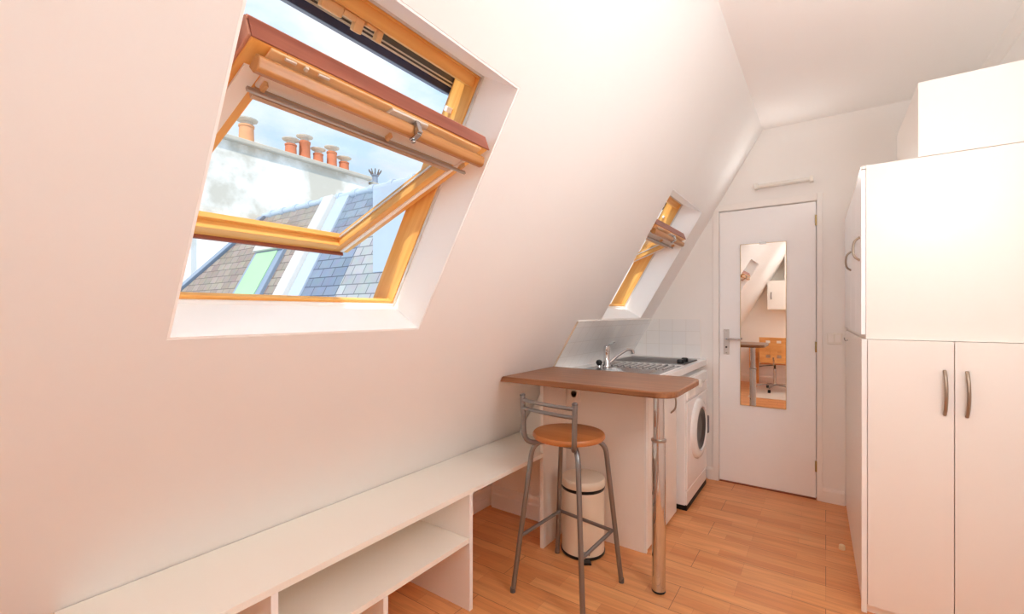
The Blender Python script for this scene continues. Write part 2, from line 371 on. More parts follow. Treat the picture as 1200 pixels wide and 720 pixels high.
bm = T(fillet([(-w+.048, -.006, 1.083), (-w+.048, -.045, 1.083), (-w+.15, -.047, 1.083)], .018), .0085); obj('lever', bm, 'chrome', hp, smooth=True)
obj('keyhole', L([(.007, -.0075), (.007, -.005)], c=(-w+.048, 0, 1.02), axis='Y', seg=14), 'shadow_gap', hp)
for zz in (.978, 1.143): obj('screw', L([(.004, -.0075), (.004, -.005)], c=(-w+.048, 0, zz), axis='Y', seg=10), 'steel', hp)
mr = thing('wall_mirror', (-.373, YF-.0005, 1.19), 'tall narrow frameless mirror fixed on the white door', 'mirror')
obj('mirror_sheet', B((-.143, .143, -.006, 0, -.592, .592)), 'mirror_glass', mr, bevel=.0)
bm = B((-.146, -.143, -.007, 0, -.592, .592), (.143, .1455, -.007, 0, -.592, .592), (-.146, .1455, -.007, 0, .592, .5945), (-.146, .1455, -.007, 0, -.5945, -.592)); obj('polished_edge', bm, 'brass', mr)
bm = B((-.022, .022, -.009, 0, .585, .600)); obj('mirror_clip', bm, 'steel', mr, bevel=.001)

# light switch, wall lamp above the door
ls = thing('light_switch', (.048, YF, 1.106), 'white double light switch on the wall right of the door', 'light switch')
obj('plate', B((-.042, .042, -.009, 0, -.038, .038)), 'plastic_white', ls, bevel=.004)
for a in (-.02, .018): obj('rocker', B((a-.015, a+.015, -.0135, -.009, -.024, .026)), 'trim_white', ls, bevel=.002)
wl = thing('wall_lamp', (-.245, YF, 2.193), 'slim white tube light on the wall above the door', 'lamp')
obj('lamp_body', B((-.165, .165, -.03, 0, -.014, .014)), 'lamp_frame', wl, bevel=.005)
obj('diffuser', L([(.012, -.158), (.014, -.15), (.014, .15), (.012, .158)], c=(0, -.034, -.003), axis='X', seg=16), 'plastic_white', wl, smooth=True)
for a in (-1, 1): obj('end_cap', B((a*.166-.012, a*.166+.012, -.05, 0, -.022, .02)), 'plastic_white', wl, bevel=.005)

# ------------------------------------------------------------------ low shelf unit along the slope
XB = -1.246; ZB = .5216
sh = thing('low_shelf_unit', (XB, .3, 0), 'long low cream open shelf unit running under the sloping wall', 'shelf unit')
P0 = Vector((XB, .3, 0))
def part(name, bm, mat, parent, off, **k):
    bmesh.ops.translate(bm, verts=bm.verts, vec=-off); return obj(name, bm, mat, parent, **k)
y0, y1 = .26, 2.338
bm = bmesh.new()
prof = [(XB, ZB-.02), (XB, ZB), (sx(ZB)+.004, ZB), (sx(ZB-.02)+.004, ZB-.02)]
a = [bm.verts.new((p[0], y0 if p[0] > -1.4 else y0+.0, p[1])) for p in prof]; 
b = [bm.verts.new((p[0], 2.072 if p[0] > -1.4 else 2.072, p[1])) for p in prof]
bm.faces.new(a); bm.faces.new(b[::-1])
for i in range(4): bm.faces.new((a[i], b[i], b[(i+1) % 4], a[(i+1) % 4]))
# tail of the top behind the support board
prof2 = [(-1.276, ZB-.02), (-1.276, ZB), (sx(ZB)+.004, ZB), (sx(ZB-.02)+.004, ZB-.02)]
prism(bm, prof2, lambda p: (p[0], 2.072, p[1]), lambda p: (p[0], y1, p[1]))
part('shelf_top', bm, 'melamine_cream', sh, P0)
def upright(ya, z0, z1, xf=XB+.0):
    bm = bmesh.new()
    prism(bm, [(xf-.001, z0), (xf-.001, z1), (max(sx(z1), sx(z1))+.006, z1), (max(sx(z0)+.006, -1.812), z0)], lambda p: (p[0], ya, p[1]), lambda p: (p[0], ya+.02, p[1]))
    part('upright', bm, 'melamine', sh, P0)
upright(1.462, 0, ZB-.021); upright(.625, 0, ZB-.021); upright(.27, 0, ZB-.021)
zs = .292
bm = bmesh.new(); prism(bm, [(XB-.004, zs), (XB-.004, zs+.02), (sx(zs+.02)+.006, zs+.02), (sx(zs)+.006, zs)], lambda p: (p[0], .646, p[1]), lambda p: (p[0], 1.461, p[1])); part('middle_shelf', bm, 'melamine_cream', sh, P0)
upright(1.008, 0, zs-.001, XB-.002)
part('shelf_peg', L([(.004, -.016), (.004, .0)], c=(XB-.03, 1.4615, zs-.006), axis='Y', seg=8), 'trim_white', sh, P0)

# ------------------------------------------------------------------ kitchenette
KX = -.79; KY = 2.348; CZ = .92
kc = thing('kitchen_cabinet', (-1.0, KY, 0), 'white base cabinet under the sink with a plain side panel', 'cabinet'); PK = Vector((-1.0, KY, 0))
bm = bmesh.new(); prism(bm, [(sx(0)+.006, 0.0), (KX, 0), (KX, CZ), (sx(CZ)+.012, CZ)], lambda p: (p[0], KY, p[1]), lambda p: (p[0], KY+.02, p[1]))
part('side_panel', bm, 'cabinet_white', kc, PK)
part('carcass', B((-1.30, -.800, KY+.021, KY+.037, .08, .874), (-1.30, -.800, 2.914, 2.93, .08, .874), (-1.30, -.800, KY+.037, 2.914, .08, .096), (-1.30, -1.29, KY+.037, 2.914, .096, .874)), 'melamine', kc, PK)
part('plinth', B((-1.29, -.83, KY+.021, 2.92, 0, .08)), 'cabinet_white', kc, PK)
kd = part('door', B((-.797, -.777, KY+.024, 2.928, .015, .868)), 'cabinet_white', kc, PK, bevel=.002)
part('end_strip', B((KX, -.778, KY+.001, KY+.02, .0, .872)), 'melamine', kc, PK, bevel=.001)
bm = T(fillet([(-.777, 2.80, .665), (-.75, 2.80, .69), (-.745, 2.80, .73), (-.75, 2.80, .77), (-.777, 2.80, .795)], .03), .0065, flat=.8)
part('handle', bm, 'bronze_handle', kd, PK, smooth=True)

wt = thing('worktop', (-1.05, 3.0, CZ), 'white kitchenette worktop with stainless sink and drainer', 'worktop'); PW = Vector((-1.05, 3.0, CZ))
bm = bmesh.new(); bx, by = (-1.13, -.84), (2.45, 2.79)
holed(bm, [-1.355, bx[0], bx[1], -.752], [KY+.022, by[0], by[1], YF-.002], lambda x, y: not (bx[0] < x < bx[1] and by[0] < y < by[1]), lambda x, y: (x, y, .876), lambda x, y: (x, y, CZ))
part('slab', bm, 'enamel', wt, PW, bevel=.003)
bm = bmesh.new()
holed(bm, [-1.26, bx[0], bx[1], -.782], [2.42, by[0], by[1], 3.10], lambda x, y: not (bx[0] < x < bx[1] and by[0] < y < by[1]), lambda x, y: (x, y, CZ), lambda x, y: (x, y, CZ+.003))
sk = part('sink', bm, 'steel', wt, PW)
bm = bmesh.new(); e = .03
prism(bm, [(bx[0], by[0]), (bx[1], by[0]), (bx[1], by[1]), (bx[0], by[1])], lambda p: (p[0]*.94-.06*.985+ .0, p[1], CZ-.14) if False else ((p[0]+.985)*.86-.985, (p[1]-2.62)*.88+2.62, CZ-.14), lambda p: (p[0], p[1], CZ+.002))
bmesh.ops.delete(bm, geom=[f for f in bm.faces if all(abs(v.co.z-CZ-.002) < 1e-4 for v in f.verts)], context='FACES')
bwl = part('bowl', bm, 'steel', sk, PW)
bm = bmesh.new()
for k in range(9):
    x = -1.17+.042*k; tube(bm, [(x, 2.83, CZ+.003), (x, 2.845, CZ+.006), (x, 3.06, CZ+.006), (x, 3.075, CZ+.003)], .0075, seg=8)
part('drainer_ridges', bm, 'steel', sk, PW, smooth=True)
bm = B((-1.262, -.78, 3.10, 3.112, CZ, CZ+.006), (-.784, -.776, 2.42, 3.112, CZ, CZ+.005)); part('sink_rim', bm, 'enamel', sk, PW, bevel=.002)

hb = thing('hob', (-1.03, 3.37, CZ+.001), 'dark glass cooking hob with two black knobs by the end wall', 'hob'); PH = Vector((-1.03, 3.37, CZ+.001))
part('glass_top', B((-1.285, -.79, 3.15, 3.53, CZ+.001, CZ+.009)), 'hob_glass', hb, PH, bevel=.003)
for y_ in (3.146, 3.53): part('trim_rim', B((-1.29, -.786, y_, y_+.004, CZ+.001, CZ+.0085)), 'steel', hb, PH)
for (x, y) in ((-.823, 3.20), (-.828, 3.335)):
    part('knob', L([(.024, .009), (.024, .024), (.022, .032), (.016, .036)], c=(x, y, CZ+.001), seg=20), 'black_plastic', hb, PH, smooth=True)
for (x, y) in ((-1.14, 3.34), (-.95, 3.34)):
    part('cooking_zone', L([(.078, .0091), (.078, .0096), (.074, .0097)], c=(x, y, CZ+.001), seg=36), 'grey_metal', hb, PH)

fa = thing('sink_faucet', (-1.173, 2.751, CZ+.0036), 'chrome single lever mixer tap behind the sink', 'faucet')
obj('body', L([(.026, 0), (.026, .012), (.021, .018), (.021, .105), (.023, .115), (.02, .135), (.012, .142)], seg=24), 'chrome', fa, smooth=True)
obj('lever', T([(0, 0, .132), (.012, .004, .148), (.032, .018, .158), (.046, .026, .164)], .010, r2=.006, flat=.6), 'chrome', fa, smooth=True)
obj('spout', T(fillet([(.012, .012, .028), (.05, .07, .075), (.085, .13, .108), (.105, .155, .108), (.112, .168, .10)], .03), .010), 'chrome', fa, smooth=True)
obj('aerator', L([(.0125, -.02), (.0135, -.015), (.0135, .004)], c=(.112, .168, .10), seg=16), 'chrome', fa, smooth=True)
sp = thing('drain_stopper', (-1.215, 2.725, CZ), 'round black knob standing left of the tap', 'sink knob')
obj('stem', L([(.012, 0), (.010, .006), (.008, .014)], seg=16), 'chrome', sp, smooth=True)
obj('ball', L([(.006, .012), (.015, .017), (.021, .03), (.021, .036), (.015, .048), (.005, .052)], seg=20), 'black_plastic', sp, smooth=True)

# splash backs
m = slope_matrix(KY, CZ/ST+.003, -.0005)
o = obj('tile_backsplash', B((0.0, YF-KY-.002, 0, .357, 0, .008)), 'tile_white', matrix=m); tag(o, 'white square tiles on the sloping wall behind the tap', 'tiles')
plain('grout_tan', (206, 186, 164), .7)
obj('edge_trim', B((-.006, 0, 0, .357, 0, .009)), 'grout_tan', o, bevel=.001)
obj('edge_trim', B((-.006, YF-KY-.002, .357, .362, 0, .009)), 'trim_white', o, bevel=.001)
m = Matrix.Translation((-.80, YF, CZ+.002)) @ Matrix(((1, 0, 0), (0, 0, -1), (0, 1, 0))).to_4x4()
bm = bmesh.new(); xa = sx(CZ)+.02+.80; xb = sx(1.228)+.02+.80
prism(bm, [(xa, 0), (0, 0), (0, .306), (xb, .306)], lambda p: (*p, 0), lambda p: (*p, .008))
o = obj('tile_backsplash', bm, 'tile_white', matrix=m); tag(o, 'white square tiles on the end wall beside the door', 'tiles')
obj('edge_trim', B((0, .004, 0, .310, 0, .009), (xb, 0, .306, .310, 0, .009)), 'trim_white', o)

# washing machine
wm = thing('washing_machine', (-.73, 3.29, 0), 'white front loading washing machine under the worktop', 'washing machine')
obj('body', B((-.52, -.012, -.285, .285, .03, .852)), 'enamel', wm, bevel=.006)
obj('base', B((-.50, -.003, -.284, .284, 0, .03)), 'dark_rubber', wm)
obj('front_panel', B((-.012, 0, -.283, .283, .13, .70)), 'enamel', wm, bevel=.006)
obj('kick_panel', B((-.012, -.002, -.283, .283, .034, .124)), 'enamel', wm, bevel=.004)
cp = obj('control_panel', B((-.012, .004, -.285, .285, .71, .85)), 'enamel', wm, bevel=.006)
obj('detergent_drawer', B((.004, .010, -.275, -.10, .725, .84)), 'plastic_white', cp, bevel=.004)
obj('dial', L([(.03, .004), (.028, .018), (.024, .022)], c=(0, .03, .785), axis='X', seg=24), 'plastic_white', cp, smooth=True)
for k in range(4): obj('button', L([(.010, .004), (.010, .010), (.008, .012)], c=(0, .10+.04*k, .785), axis='X', seg=14), 'alu', cp, smooth=True)
dr = obj('porthole_door', L([(.205, .0), (.205, .012), (.195, .024), (.165, .032), (.15, .030), (.146, .018), (.146, .0)], c=(0, 0, .478), axis='X', seg=48), 'enamel', wm, smooth=True)
bm = L([(.145, .006), (.14, .02), (.11, .012), (.06, -.004), (.02, -.008)], c=(.004, 0, .478), axis='X', seg=40); obj('porthole_glass', bm, 'hob_glass', dr, smooth=True)
obj('latch', B((.022, .040, .158, .186, .41, .535)), 'grey_metal', dr, bevel=.006)

# support board + bar table
sb = tag(obj('support_board', B((-.02, 0, -.132, .132, 0, .926)), 'cabinet_white', bevel=.001), 'upright white board holding up the bar table beside the shelf end', 'board')
sb.location = (-1.252, 2.210, 0)
bt = thing('bar_table', (-.628, 2.068, 0), 'narrow brown wooden bar table fixed to the sloping wall', 'table'); PB = Vector((-.628, 2.068, 0))
zt0, zt1 = .929, .957; r = .085; ya, yb, xe = 1.822, 2.343, -.497
poly = [(-2, ya)] + [(xe-r+r*math.sin(a), ya+r-r*math.cos(a)) for a in [k*PI/2/8 for k in range(9)]] + [(xe-r+r*math.cos(a), yb-r+r*math.sin(a)) for a in [k*PI/2/8 for k in range(9)]] + [(-2, yb)]
bm = bmesh.new(); prism(bm, poly, lambda p: (p[0] if p[0] > -1.9 else sx(zt0)+.003, p[1], zt0), lambda p: (p[0] if p[0] > -1.9 else sx(zt1)+.003, p[1], zt1))
part('tabletop', bm, 'oak_top', bt, PB, bevel=.006, segs=3)
lg = obj('leg', L([(.0305, .006), (.0305, .69), (.029, .696)], seg=28), 'chrome', bt, smooth=True)
obj('upper_tube', L([(.0245, .69), (.0245, .921), (.05, .922), (.05, .928)], seg=28), 'chrome', lg, smooth=True)
obj('collar', L([(.033, .688), (.034, .692), (.034, .698), (.026, .701)], seg=28), 'satin_metal', lg, smooth=True)
obj('foot_cap', L([(.029, 0), (.031, .003), (.031, .01)], seg=28), 'dark_rubber', lg, smooth=True)
# socket on the cabinet side
so_ = thing('wall_socket', (-1.2, KY, .806), 'white electric socket under the bar table', 'socket')
obj('plate', B((-.04, .04, -.012, -.0005, -.039, .037)), 'plastic_white', so_, bevel=.003)
obj('socket_well', L([(.021, -.0125), (.0195, -.0150), (.0185, -.0125)], axis='Y', seg=28), 'plastic_white', so_, smooth=True)
obj('pin_hole', L([(.0026, -.0136), (.0026, -.0122)], c=(-.008, 0, -.003), axis='Y', seg=10), 'dark_rubber', so_)
obj('pin_hole', L([(.0026, -.0136), (.0026, -.0122)], c=(.008, 0, -.003), axis='Y', seg=10), 'dark_rubber', so_)
obj('earth_pin', L([(.0028, -.018), (.0028, -.0122)], c=(0, 0, .010), axis='Y', seg=10), 'steel', so_)

# bar stool
st = thing('bar_stool', (-.985, 1.865, 0), 'grey metal bar stool with round wooden seat and low back', 'stool')
bm = L([(.15, .695), (.163, .697), (.168, .704), (.168, .714), (.163, .721), (.15, .723)], seg=48); obj('seat', bm, 'ply_seat', st, smooth=True)
feet = {'a': (-.188, -.187), 'b': (.172, -.20), 'c': (.192, .168), 'd': (-.186, .224)}
tops = {'a': (-.115, -.095), 'b': (.10, -.115), 'c': (.125, .085), 'd': (-.10, .12)}
def legpath(k):
    f, t = Vector((*feet[k], 0)), Vector((*tops[k], .69)); inn = Vector((t.x*.25, t.y*.25, .682))
    kn = f.lerp(Vector((t.x*1.12, t.y*1.12, .682)), 1.0)
    return fillet([f, kn, inn], .07, 7)
for k in 'abcd':
    lgo = obj('leg', T(legpath(k), .0115, seg=14), 'stool_metal', st, smooth=True)
    f = Vector((*feet[k], 0)); obj('foot_cap', L([(.0125, .0), (.0125, .02)], c=(f.x, f.y, 0), seg=14), 'grey_metal', lgo, smooth=True)
def on_leg(k, z):
    f, t = Vector((*feet[k], 0)), Vector((tops[k][0]*1.12, tops[k][1]*1.12, .682)); return f.lerp(t, z/.682)
A_, D_, C_, B_ = [on_leg(k, .25) for k in 'adcb']
D2 = D_+Vector((.016, -.012, 0)); C2 = C_+Vector((-.014, -.008, 0))
obj('footrest_bar', T([A_, D2], .0085), 'stool_metal', st, smooth=True)
obj('footrest_bar', T([D2, C2], .0085), 'stool_metal', st, smooth=True)
obj('footrest_bar', T([C2, B_], .0085), 'stool_metal', st, smooth=True)
ua, ub = Vector((-.147, -.168, .905)), Vector((.12, -.172, .893))
for u, tp in ((ua, Vector((-.05, -.05, .683))), (ub, Vector((.055, -.06, .683)))):
    low = Vector((u.x*.96, u.y*.98, .683))
    uo = obj('back_upright', T(fillet([u, low, tp], .06, 7), .0115), 'stool_metal', st, smooth=True)
    obj('cap', L([(.0125, -.004), (.0125, .003), (.008, .006)], c=u, seg=14), 'grey_metal', uo, smooth=True)
for dz in (.022, .058):
    a, b = ua-Vector((0, 0, dz)), ub-Vector((0, 0, dz)); md = (a+b)/2+Vector((0, -.03, 0))
    pts = [(1-q)**2*a+2*q*(1-q)*md+q*q*b for q in [k/10 for k in range(11)]]
    obj('back_bar', T(pts, .0085), 'stool_metal', st, smooth=True)
obj('seat_bracket', T([(-.09, -.085, .684), (.08, -.1, .684)], .008), 'stool_metal', st, smooth=True)

# pedal bin
bn = thing('pedal_bin', (-1.072, 2.195, 0), 'cream round pedal bin standing behind the bar stool', 'bin')
obj('base_ring', L([(.114, 0), (.117, .004), (.117, .014), (.112, .016)], seg=40), 'black_plastic', bn, smooth=True)
obj('body', L([(.113, .014), (.113, .352), (.110, .354)], seg=40), 'bin_cream', bn, smooth=True)
obj('bin_liner', L([(.112, .338), (.1155, .344), (.1165, .353), (.112, .357)], seg=40), 'black_plastic', bn, smooth=True)
lid = obj('lid', L([(.115, .357), (.117, .36), (.117, .388), (.112, .398), (.09, .405), (.04, .409)], seg=40), 'bin_cream', bn, smooth=True)
dv = Vector((.52, -.85, 0)).normalized(); pv = Vector((-dv.y, dv.x, 0))
ctr = dv*.112
bm = bmesh.new(); q = [ctr+pv*.024, ctr+dv*.045+pv*.028, ctr+dv*.045-pv*.028, ctr-pv*.024]
prism(bm, q, lambda p: (p.x, p.y, .002), lambda p: (p.x, p.y, .013)); obj('pedal', bm, 'black_plastic', bn, bevel=.002)
bm = T(fillet([dv*.112+pv*.02+Vector((0, 0, .03)), dv*.135+pv*.02+Vector((0, 0, .055)), dv*.135-pv*.02+Vector((0, 0, .055)), dv*.112-pv*.02+Vector((0, 0, .03))], .012), .004); obj('pedal_loop', bm, 'steel', bn, smooth=True)

# ------------------------------------------------------------------ wardrobe on the right
XF, XK = .125, .104; YW = 2.441
def wx(y): return XF+(XK-XF)*(y-YW)/(YF-YW)
wd = thing('wardrobe', (XF, YW, 0), 'tall white wardrobe with two lower front doors', 'wardrobe'); PWD = Vector((XF, YW, 0))
def wbox(ya, yb, xa_off, xb, z0, z1):
    bm = bmesh.new(); prism(bm, [(wx(ya)+xa_off, ya), (xb, ya), (xb, yb), (wx(yb)+xa_off, yb)], lambda p: (p[0], p[1], z0), lambda p: (p[0], p[1], z1)); return bm
XW1 = XR-.004; YK = YF-.004
part('lower_carcass', wbox(YW+.002, YK, .004, XW1, .034, 1.164), 'cabinet_white', wd, PWD)
part('upper_carcass', wbox(YW+.0, YK, .016, XW1, 1.166, 1.911), 'cabinet_white', wd, PWD, bevel=.0015)
part('plinth', wbox(YW+.0, YK, .006, XW1, 0, .033), 'cabinet_white', wd, PWD)
part('side_post', wbox(YW-.017, YW+.002, .0, .144, .0, 1.166), 'trim_white', wd, PWD, bevel=.001)
for xa, xb, hx in ((.146, .4105, .384), (.4135, .706, .447)):
    dd = part('door', B((xa, xb, YW-.018, YW, .036, 1.1645)), 'cabinet_white', wd, PWD, bevel=.001)
    pts = [(hx, YW-.018, .876), (hx, YW-.034, .895), (hx, YW-.046, .93), (hx, YW-.05, .963), (hx, YW-.046, .996), (hx, YW-.034, 1.031), (hx, YW-.018, 1.05)]
    part('handle', T(fillet(pts, .03, 3), .006), 'bronze_handle', dd, PWD, smooth=True)
part('end_filler', B((.709, XW1, YW-.018, YW, .036, 1.1635)), 'cabinet_white', wd, PWD)
# doors on the passage side of the upper unit
for ya, yb, hy in ((YW+.004, 2.745, 2.50), (2.759, 3.115, 3.07), (3.133, YK-.004, None)):
    bm = bmesh.new(); prism(bm, [(wx(ya), ya), (wx(ya)+.0155, ya), (wx(yb)+.0155, yb), (wx(yb), yb)], lambda p: (p[0], p[1], 1.185), lambda p: (p[0], p[1], 1.895))
    dd = part('side_door', bm, 'door_white', wd, PWD, bevel=.001)
    if hy:
        x = wx(hy); pts = [(x, hy, 1.51), (x-.02, hy, 1.525), (x-.026, hy, 1.56), (x-.02, hy, 1.598), (x, hy, 1.613)]
        part('handle', T(fillet(pts, .03, 4), .005), 'bronze_handle', dd, PWD, smooth=True)
for ya, yb in ((2.745, 2.759), (3.115, 3.133)): part('gap_shade', wbox(ya, yb, .004, XF+.02, 1.185, 1.895), 'grey_metal', wd, PWD)  # dark strips standing in for the shade between the side doors
part('side_top_rail', wbox(YW+.002, YK, .0, XF+.02, 1.898, 1.911), 'cabinet_white', wd, PWD)
ya = 3.35
part('hook', T(fillet([(wx(ya), ya, 1.115), (wx(ya)-.016, ya, 1.11), (wx(ya)-.018, ya, 1.13)], .008), .003), 'steel', wd, PWD, smooth=True)
tb = thing('top_cupboard', (.308, YW, 1.9112), 'plain white boxed cupboard standing on top of the wardrobe', 'cupboard'); PT = Vector((.308, YW, 1.9112))
part('carcass', B((.308, XW1, YW+.016, 3.10, 1.9112, 2.216)), 'cabinet_white', tb, PT, bevel=.001)
part('front_panel', B((.308, XW1, YW, YW+.0155, 1.913, 2.216)), 'cabinet_white', tb, PT, bevel=.0015)

ds = tag(obj('door_stop', L([(.0, 0), (.014, .0005), (.015, .006), (.0135, .022), (.009, .026)], seg=20), 'plastic_cream', smooth=True), 'small cream door stop on the floor by the wardrobe', 'door stop')
ds.location = (.072, 3.0, 0)

# ------------------------------------------------------------------ the far half of the room (seen in the mirror)
mt = tag(obj('floor_mat', B((-.62, .62, -.80, .80, 0, .006)), 'mat_white', bevel=.002), 'pale floor mat under the desk chair, seen in the mirror', 'mat'); mt.location = (-.35, -1.05, 0)
dk = thing('desk', (-.4, -1.6, .006), 'light wooden desk against the wall, seen in the mirror', 'desk')
obj('desk_top', B((-.68, .68, -.32, .32, .69, .715)), 'desk_wood', dk, bevel=.003)
for a in (-1, 1):
    for bb in (-1, 1): obj('leg', B((a*.64-.04, a*.64+.04, bb*.28-.035, bb*.28+.035, 0, .69)), 'desk_wood', dk, bevel=.003)
obj('apron', B((-.6, .6, .27, .29, .60, .69)), 'desk_wood', dk, bevel=.002)
oc = thing('desk_chair', (-.68, -1.05, .006), 'swivel desk chair with a bent plywood back, seen in the mirror', 'chair')
base = obj('star_base', T([(0, 0, .09), (0, 0, .36)], .022), 'steel', oc, smooth=True)
for k in range(5):
    a = 2*PI*k/5+.5; c, s_ = math.cos(a), math.sin(a)
    ar = obj('base_arm', T([(0, 0, .10), (c*.15, s_*.15, .095), (c*.29, s_*.29, .075)], .018, r2=.013, flat=.7), 'steel', base, smooth=True)
    obj('castor', L([(.018, -.02), (.026, -.016), (.026, .016), (.018, .02)], c=(c*.29, s_*.29, .0265), axis='X', seg=18), 'chair_black', base, smooth=True)
obj('gas_lift', T([(0, 0, .36), (0, 0, .44)], .015), 'chair_black', oc, smooth=True)
obj('tilt_lever', T([(0, 0, .42), (-.16, .03, .40), (-.22, .04, .385)], .006), 'chair_black', oc, smooth=True)
obj('seat', B((-.20, .20, -.23, .17, .44, .456)), 'ply_seat', oc, bevel=.006)
xs_ = [-.20, -.155, -.105, -.045, .045, .105, .155, .20]; zs_ = [.47, .55, .60, .64, .69, .73, .79, .83, .88]
hol = lambda x, z: ((.045 < abs(x) < .105) and any(q0 < z < q1 for q0, q1 in ((.55, .60), (.64, .69), (.79, .83))))
bm = bmesh.new(); holed(bm, xs_, zs_, lambda x, z: not hol(x, z), lambda x, z: (x, .20+.25*(z-.47)**2-.5*x*x, z), lambda x, z: (x, .212+.25*(z-.47)**2-.5*x*x, z))
obj('backrest', bm, 'desk_wood', oc, bevel=.003)
obj('back_stem', T(fillet([(0, .05, .435), (0, .20, .436), (0, .222, .56)], .05), .012, flat=.6), 'steel', oc, smooth=True)
for nm, xa, xb, z0, z1, lab in (('wall_cupboard', -.84, -.1, 1.335, 1.84, 'lower white wall cupboard above the desk, seen in the mirror'), ('wall_cupboard', -.58, .16, 1.845, 2.34, 'upper white wall cupboard below the ceiling, seen in the mirror')):
    cu = thing(nm, (xa, YN, z0), lab, 'cupboard', group='cupboards above the desk')
    obj('carcass', B((0, xb-xa, .001, .32, 0, z1-z0)), 'cabinet_white', cu, bevel=.001)
    for q in (0, 1):
        w_ = (xb-xa)/2; do = obj('door', B((q*w_+.002, (q+1)*w_-.002, .321, .338, .003, z1-z0-.003)), 'cabinet_white', cu, bevel=.002)
        hx = q*w_+.06
        obj('handle', T(fillet([(hx, .338, .18), (hx, .36, .20), (hx, .365, .24), (hx, .36, .28), (hx, .338, .30)], .02, 3), .006), 'grey_metal', do, smooth=True)
FILL_LAMPS = [((.50, 1.22, ZC), 'added fill lamp, an unseen round white pendant in front of the wardrobe'), ((-.05, -.95, ZC), 'added fill lamp, an unseen round white pendant at the desk end of the room')]  # both lamps are added out of view to brighten the room
for i, (loc, lab) in enumerate(FILL_LAMPS):
    if i == 0:
        lm = thing('fill_pendant', loc, lab, 'lamp')
        obj('ceiling_rose', L([(.03, -.03), (.05, -.02), (.055, 0)], seg=30), 'lamp_frame', lm, smooth=True)
        obj('cord', T([(0, 0, -.03), (0, 0, -.58)], .004, seg=8), 'lamp_frame', lm)
        obj('fill_globe', L([(.03, -.585)]+[(.115*math.sin(a), -.69+.115*math.cos(a)) for a in [.28+k*(PI-.3)/14 for k in range(15)]], seg=36), 'fill_glow', lm, smooth=True)
    else:
        l2 = copy_tree(lm); l2.location = loc; tag(l2, lab)

# ------------------------------------------------------------------ outside
nb = thing('neighbouring_building', (0, 0, 0), 'slate roofed building with a stained white gable seen through the roof window', 'building')
th = math.radians(63); zr, Yr = 2.81, 3.6
RA = Matrix(((1, 0, 0), (0, math.cos(th), -math.sin(th)), (0, math.sin(th), math.cos(th))))
MA = Matrix.Translation((0, Yr, zr)) @ RA.to_4x4()     # local x = world x, y up the slope (0 at ridge), z outward
def roof(name, poly, mat, z0=-.08, z1=0, parent=nb, **k):
    bm = bmesh.new(); prism(bm, poly, lambda p: (*p, z0), lambda p: (*p, z1)); return obj(name, bm, mat, parent, matrix=MA if parent is nb else None, **k)
yb_ = -3.2
roof('brown_slate_roof', [(-7.4, 0), (-5.6, 0), (-5.6, yb_), (-11.5, yb_)], 'slate_brown')
roof('blue_slate_roof', [(-5.15, 0), (-4.42, 0), (-4.42, yb_), (-5.15, yb_)], 'slate_blue')
roof('grey_slate_roof', [(-4.42, 0), (-3.0, 0), (-3.0, yb_), (-4.42, yb_)], 'slate_grey', z1=.006)
roof('zinc_parapet', [(-5.62, .02), (-5.40, .02), (-5.40, yb_), (-5.62, yb_)], 'alu', z1=.10, bevel=.02)
roof('zinc_gutter', [(-5.40, .02), (-5.14, .02), (-5.14, yb_), (-5.40, yb_)], 'zinc', z1=.03, bevel=.01)
roof('hip_flashing', [(-7.32, 0), (-7.5, 0), (-11.75, yb_), (-11.5, yb_)], 'zinc_dark', z1=.05, bevel=.01)
rw = roof('roof_skylight', [(-6.88, -.72), (-6.08, -.72), (-6.08, -1.62), (-6.88, -1.62)], 'zinc_dark', z1=.05, bevel=.01)
plain('green_glass', (160, 200, 160), .35, var=.12, scale=1.5, spec=.2)
roof('skylight_pane', [(-6.79, -.78), (-6.2, -.78), (-6.2, -1.6), (-6.79, -1.6)], 'green_glass', .045, .06, parent=rw)
roof('skylight_hood', [(-6.86, -.66), (-6.08, -.66), (-6.08, -.76), (-6.86, -.76)], 'alu', .04, .10, parent=rw, bevel=.01)
bm = bmesh.new(); tube(bm, [(-7.45, Yr+.03, zr+.03), (-3.0, Yr+.03, zr+.03)], .05, seg=12)
for k in range(12): lathe(bm, [(.065, -.04), (.065, .04)], c=(-7.2+.36*k, Yr+.03, zr+.03), axis='X', seg=12)
obj('ridge_cap', bm, 'zinc', nb, smooth=True)
bm = bmesh.new(); prism(bm, [(Yr, zr-.05), (Yr+2.2, zr+.30), (Yr+2.2, zr+.22), (Yr, zr-.12)], lambda p: (-7.4, *p), lambda p: (-3.0, *p)); obj('upper_zinc_roof', bm, 'zinc', nb)
XG = -9.7
bm = bmesh.new(); prism(bm, [(1.5, -3), (7.35, -3), (7.35, 4.72), (1.5, 4.72)], lambda p: (XG, *p), lambda p: (XG-.7, *p)); obj('gable_wall', bm, 'stucco', nb)
obj('lower_gable', B((XG-.65, XG-.02, 7.35, 8.3, -3, 4.62)), 'stucco', nb)
obj('wall_pilaster', B((XG, XG+.10, 3.05, 3.35, -3, 4.2)), 'stucco', nb)
obj('coping_stone', B((XG-.8, XG+.10, 1.4, 7.4, 4.70, 4.80), (XG-.75, XG+.05, 7.4, 8.4, 4.60, 4.70)), 'coping', nb, bevel=.02)
obj('dormer_wall', B((-3.92, -3.1, 3.02, 3.5, 1.7, 2.6)), 'zinc', nb, bevel=.01)
